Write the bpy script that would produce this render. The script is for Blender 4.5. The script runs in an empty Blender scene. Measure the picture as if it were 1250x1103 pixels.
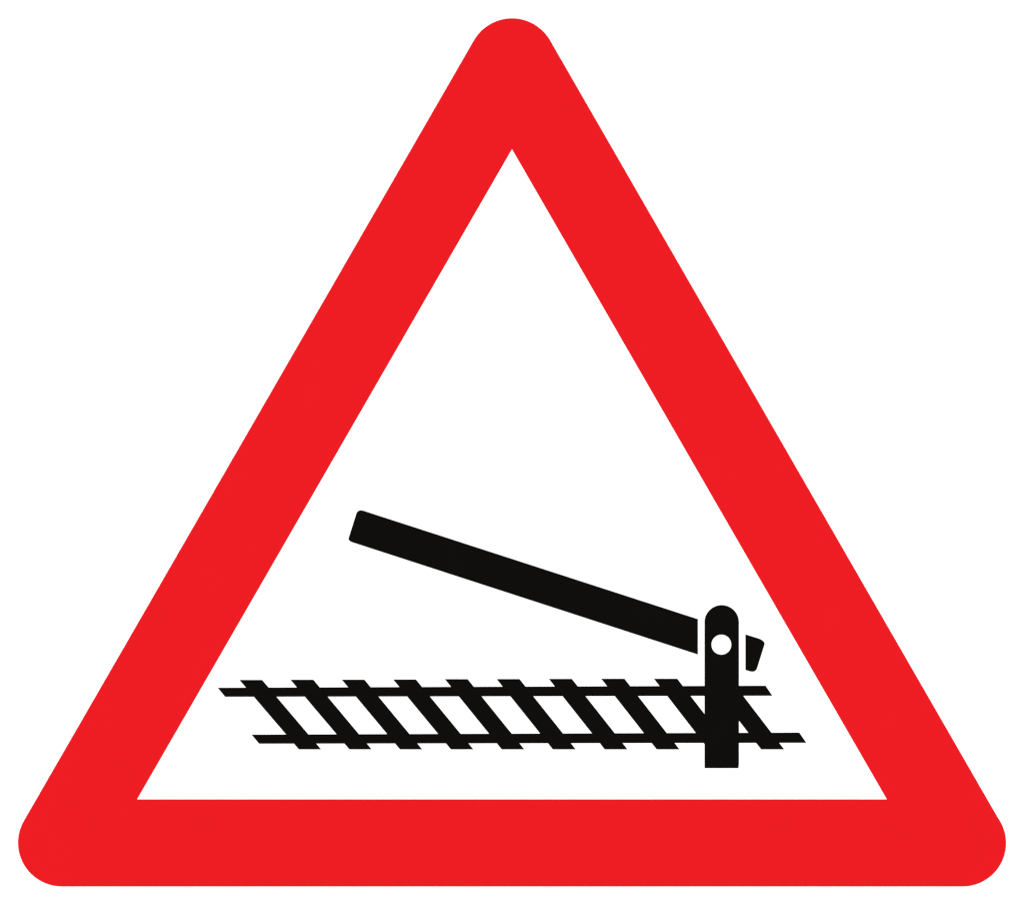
import bpy, math
from mathutils import Vector
from mathutils.geometry import tessellate_polygon

# ---------------------------------------------------------------- units
# A triangular road sign 0.9 m wide fixed flat on a white wall.  The drawing on the sign was measured
# in units of 1/1206 of its width (x right, y down, origin at the top left of the measured field).
W = 0.9 / 1206.0
CX, CY = 625.0, 551.2
PLATE = 0.0020                        # thickness of the sign's sheet
BASE_Z = 1.60                         # height of the field's centre above the datum


def P(x, y):
    return ((x - CX) * W, (CY - y) * W * 0.99936)


scene = bpy.context.scene
col = scene.collection


# ---------------------------------------------------------------- materials
def material(name, rgb, rough, spec, noise_scale, amount, bump=0.0):
    m = bpy.data.materials.new(name)
    m.use_nodes = True
    nt = m.node_tree
    b = nt.nodes['Principled BSDF']
    b.inputs['Roughness'].default_value = rough
    b.inputs['Specular IOR Level'].default_value = spec
    tc = nt.nodes.new('ShaderNodeTexCoord')
    nz = nt.nodes.new('ShaderNodeTexNoise')
    nz.inputs['Scale'].default_value = noise_scale
    nz.inputs['Detail'].default_value = 6.0
    nt.links.new(tc.outputs['Object'], nz.inputs['Vector'])
    rp = nt.nodes.new('ShaderNodeValToRGB')
    rp.color_ramp.elements[0].position = 0.3
    rp.color_ramp.elements[1].position = 0.7
    rp.color_ramp.elements[0].color = [c * (1 - amount) for c in rgb] + [1]
    rp.color_ramp.elements[1].color = [min(1, c * (1 + amount)) for c in rgb] + [1]
    nt.links.new(nz.outputs['Fac'], rp.inputs['Fac'])
    nt.links.new(rp.outputs['Color'], b.inputs['Base Color'])
    if bump:
        bp = nt.nodes.new('ShaderNodeBump')
        bp.inputs['Strength'].default_value = bump
        bp.inputs['Distance'].default_value = 0.0004
        nt.links.new(nz.outputs['Fac'], bp.inputs['Height'])
        nt.links.new(bp.outputs['Normal'], b.inputs['Normal'])
    return m


WHITE = material('white_sign_enamel', (0.62, 0.62, 0.62), 0.5, 0.15, 40, 0.004)
RED = material('red_sign_film', (0.439, 0.0052, 0.0080), 0.5, 0.02, 30, 0.006)
BLACK = material('black_sign_film', (0.0027, 0.0025, 0.0021), 0.55, 0.0, 30, 0.03)
WALL = material('white_wall_paint', (0.80, 0.80, 0.80), 0.9, 0.1, 60, 0.004, 0.05)


# ---------------------------------------------------------------- mesh helper
def film(name, loops, z0, z1, mat, parent):
    """A flat shape with holes, standing from depth z0 to depth z1 in front of the sheet's face (metres)."""
    pts, rings = [], []
    for lp in loops:
        rings.append((len(pts), len(lp)))
        pts += [P(*q) for q in lp]
    tris = tessellate_polygon([[Vector((x, y, 0)) for x, y in pts[s:s + n]] for s, n in rings])
    n = len(pts)
    # local axes: x right, z up, -y towards the viewer
    verts = [(x, -z1, y) for x, y in pts] + [(x, -z0, y) for x, y in pts]
    faces = []
    for a, b, c in tris:
        (ax, ay), (bx, by), (cx, cy) = pts[a], pts[b], pts[c]
        area = (bx - ax) * (cy - ay) - (by - ay) * (cx - ax)
        if abs(area) < 1e-14:
            continue
        if area < 0:
            b, c = c, b
        faces.append((a, b, c))                      # counter-clockwise seen from the front
        faces.append((n + a, n + c, n + b))
    for k, (s, m) in enumerate(rings):
        sa = sum(pts[s + i][0] * pts[s + (i + 1) % m][1] - pts[s + (i + 1) % m][0] * pts[s + i][1] for i in range(m))
        ccw = sa > 0
        for i in range(m):
            a, b = s + i, s + (i + 1) % m
            if ccw != (k == 0):                      # holes run the other way round
                a, b = b, a
            faces.append((a, n + a, n + b, b))
    me = bpy.data.meshes.new(name)
    me.from_pydata(verts, [], faces)
    me.validate()
    me.update()
    me.materials.append(mat)
    o = bpy.data.objects.new(name, me)
    col.objects.link(o)
    o.parent = parent
    return o


def arc(cx, cy, r, a0, a1, n=40):
    """Points on a circle; angles in degrees, measured clockwise on the page from the +x axis."""
    return [(cx + r * math.cos(math.radians(a0 + (a1 - a0) * i / n)),
             cy + r * math.sin(math.radians(a0 + (a1 - a0) * i / n))) for i in range(n + 1)]


# ---------------------------------------------------------------- the wall behind
def slab(name, x0, x1, y0, y1, z0, z1, mat):
    v = [(x, y, z) for x in (x0, x1) for y in (y0, y1) for z in (z0, z1)]
    f = [(0, 1, 3, 2), (4, 6, 7, 5), (0, 4, 5, 1), (2, 3, 7, 6), (0, 2, 6, 4), (1, 5, 7, 3)]
    me = bpy.data.meshes.new(name)
    me.from_pydata(v, [], f)
    me.update()
    me.materials.append(mat)
    o = bpy.data.objects.new(name, me)
    col.objects.link(o)
    return o


wall = slab('wall', -5, 5, 0.0, 0.15, -2.5, 5.5, WALL)
wall['kind'] = 'structure'
wall['label'] = 'plain bright white wall behind the sign'
wall['category'] = 'wall'

# ---------------------------------------------------------------- the sign
sign = bpy.data.objects.new('warning_sign', None)
col.objects.link(sign)
sign.location = (0, -PLATE, BASE_Z)
sign.empty_display_size = 0.1
sign['label'] = 'red bordered triangular warning sign with black raised barrier over railway track'
sign['category'] = 'road sign'


def outline(d):
    """The rounded triangle, drawn in by d."""
    r = 53.4 - d
    p = arc(625.0, 75.6, 53.6 - d, 210, 330)                            # apex, left to right
    p += arc(1175.2, 1028.4, 52.9 - d, -35.2 if d == 0 else -30, 90)    # lower right
    p += arc(75.4, 1027.9, r, 90, 210)                                  # lower left
    return p


film('panel', [outline(0.6)], -PLATE, 0.0, WHITE, sign)
inner = [(625.0, 181.6), (1082.7, 975.1), (167.2, 975.1)]
film('border', [outline(0), inner], -0.00012, 0.00025, RED, sign)

# railway track: two rails and ten sleepers
for quad in (
    [(265.8, 838.9), (934.5, 836.4), (942.8, 848.6), (274.8, 849.9)],
    [(307.1, 896.1), (975.7, 893.6), (984.3, 906.0), (316.3, 907.1)],
):
    film('rail', [quad], -0.00008, 0.00022, BLACK, sign)

sleepers = [   # top left x, top right x, top y, bottom left x, bottom right x, bottom y
    (292.4, 320.0, 829.4, 364.8, 391.9, 914.0),
    (354.6, 382.5, 829.1, 426.5, 453.6, 914.0),
    (417.2, 444.8, 829.0, 488.3, 515.3, 914.0),
    (480.0, 507.7, 828.8, 550.4, 577.8, 914.0),
    (543.1, 570.9, 828.4, 612.5, 640.0, 914.0),
    (606.3, 634.2, 828.3, 674.9, 702.7, 914.0),
    (670.1, 698.1, 828.1, 738.2, 765.9, 914.0),
    (734.0, 762.3, 827.9, 801.6, 829.4, 914.0),
    (798.3, 826.7, 827.9, 865.0, 893.4, 914.0),
    (862.5, 891.3, 827.9, 929.2, 957.2, 914.0),
]
for a, b, yt, c, d, yb in sleepers:
    film('sleeper', [[(a, yt), (b, yt), (d, yb), (c, yb)]], -0.00010, 0.00028, BLACK, sign)

# the barrier: post with its round pivot opening, the raised arm and the short counterweight end
post = [(860.2, 757.5)] + arc(881.0, 758.9, 20.85, 184, 356, 36) + [(901.9, 760.0), (901.9, 932.5), (901.3, 936.9), (860.2, 936.9)]
film('barrier_post', [post, arc(880.6, 786.3, 12.25, 0, 360 - 7.5, 47)], -0.00014, 0.00034, BLACK, sign)


def rounded(pts):
    """Corner given as (x, y) or, rounded, as three points of a quadratic curve."""
    out = []
    for p in pts:
        if isinstance(p[0], tuple):
            (x0, y0), (x1, y1), (x2, y2) = p
            for i in range(11):
                t = i / 10
                out.append(((1 - t) ** 2 * x0 + 2 * t * (1 - t) * x1 + t * t * x2,
                            (1 - t) ** 2 * y0 + 2 * t * (1 - t) * y1 + t * t * y2))
        else:
            out.append(p)
    return out


film('barrier_arm', [rounded([
    ((435.1, 626.4), (436.9, 620.8), (444.0, 623.0)),
    (851.8, 755.1), (851.8, 798.3),
    ((429.6, 661.2), (424.4, 659.2), (425.9, 655.4)),
])], -0.00006, 0.00030, BLACK, sign)

film('counterweight', [rounded([
    (910.1, 773.8),
    ((927.0, 779.1), (934.3, 782.3), (933.1, 786.3)),
    ((924.2, 814.8), (922.3, 820.9), (914.2, 818.5)),
    (910.1, 817.1),
])], -0.00006, 0.00030, BLACK, sign)

# ---------------------------------------------------------------- light: four big soft lamps set wide, and a weak even room light
target = Vector((0, 0, BASE_Z))
for sx in (-1, 1):
    for sz in (-1, 1):
        la = bpy.data.lights.new('soft_lamp', 'AREA')
        la.shape = 'SQUARE'
        la.size = 2.4
        la.energy = 214.0
        lo = bpy.data.objects.new('soft_lamp', la)
        col.objects.link(lo)
        lo.location = (sx * 3.6, -4.4, BASE_Z + sz * 2.2)
        lo.rotation_euler = (target - lo.location).to_track_quat('-Z', 'Y').to_euler()

world = bpy.data.worlds.new('World')
scene.world = world
world.use_nodes = True
bg = world.node_tree.nodes['Background']
bg.inputs['Color'].default_value = (1, 1, 1, 1)
bg.inputs['Strength'].default_value = 0.35

# ---------------------------------------------------------------- camera
D = 3.2
cam = bpy.data.cameras.new('camera')
cam.sensor_width = 36.0
cam.sensor_fit = 'HORIZONTAL'
cam.lens = 36.0 * D / (1250.0 * W)
cam.clip_end = 100
co = bpy.data.objects.new('camera', cam)
col.objects.link(co)
co.location = (0, -PLATE - 0.00025 - D, BASE_Z)
co.rotation_euler = (math.radians(90), 0, 0)
scene.camera = co

# ---------------------------------------------------------------- view
vs = scene.view_settings
scene.display_settings.display_device = 'sRGB'
vs.view_transform = 'Standard'
vs.look = 'None'
vs.exposure = 0
vs.gamma = 1
vs.use_curve_mapping = False
scene.cycles.use_denoising = True
scene.cycles.pixel_filter_type = 'BLACKMAN_HARRIS'
scene.cycles.filter_width = 1.3
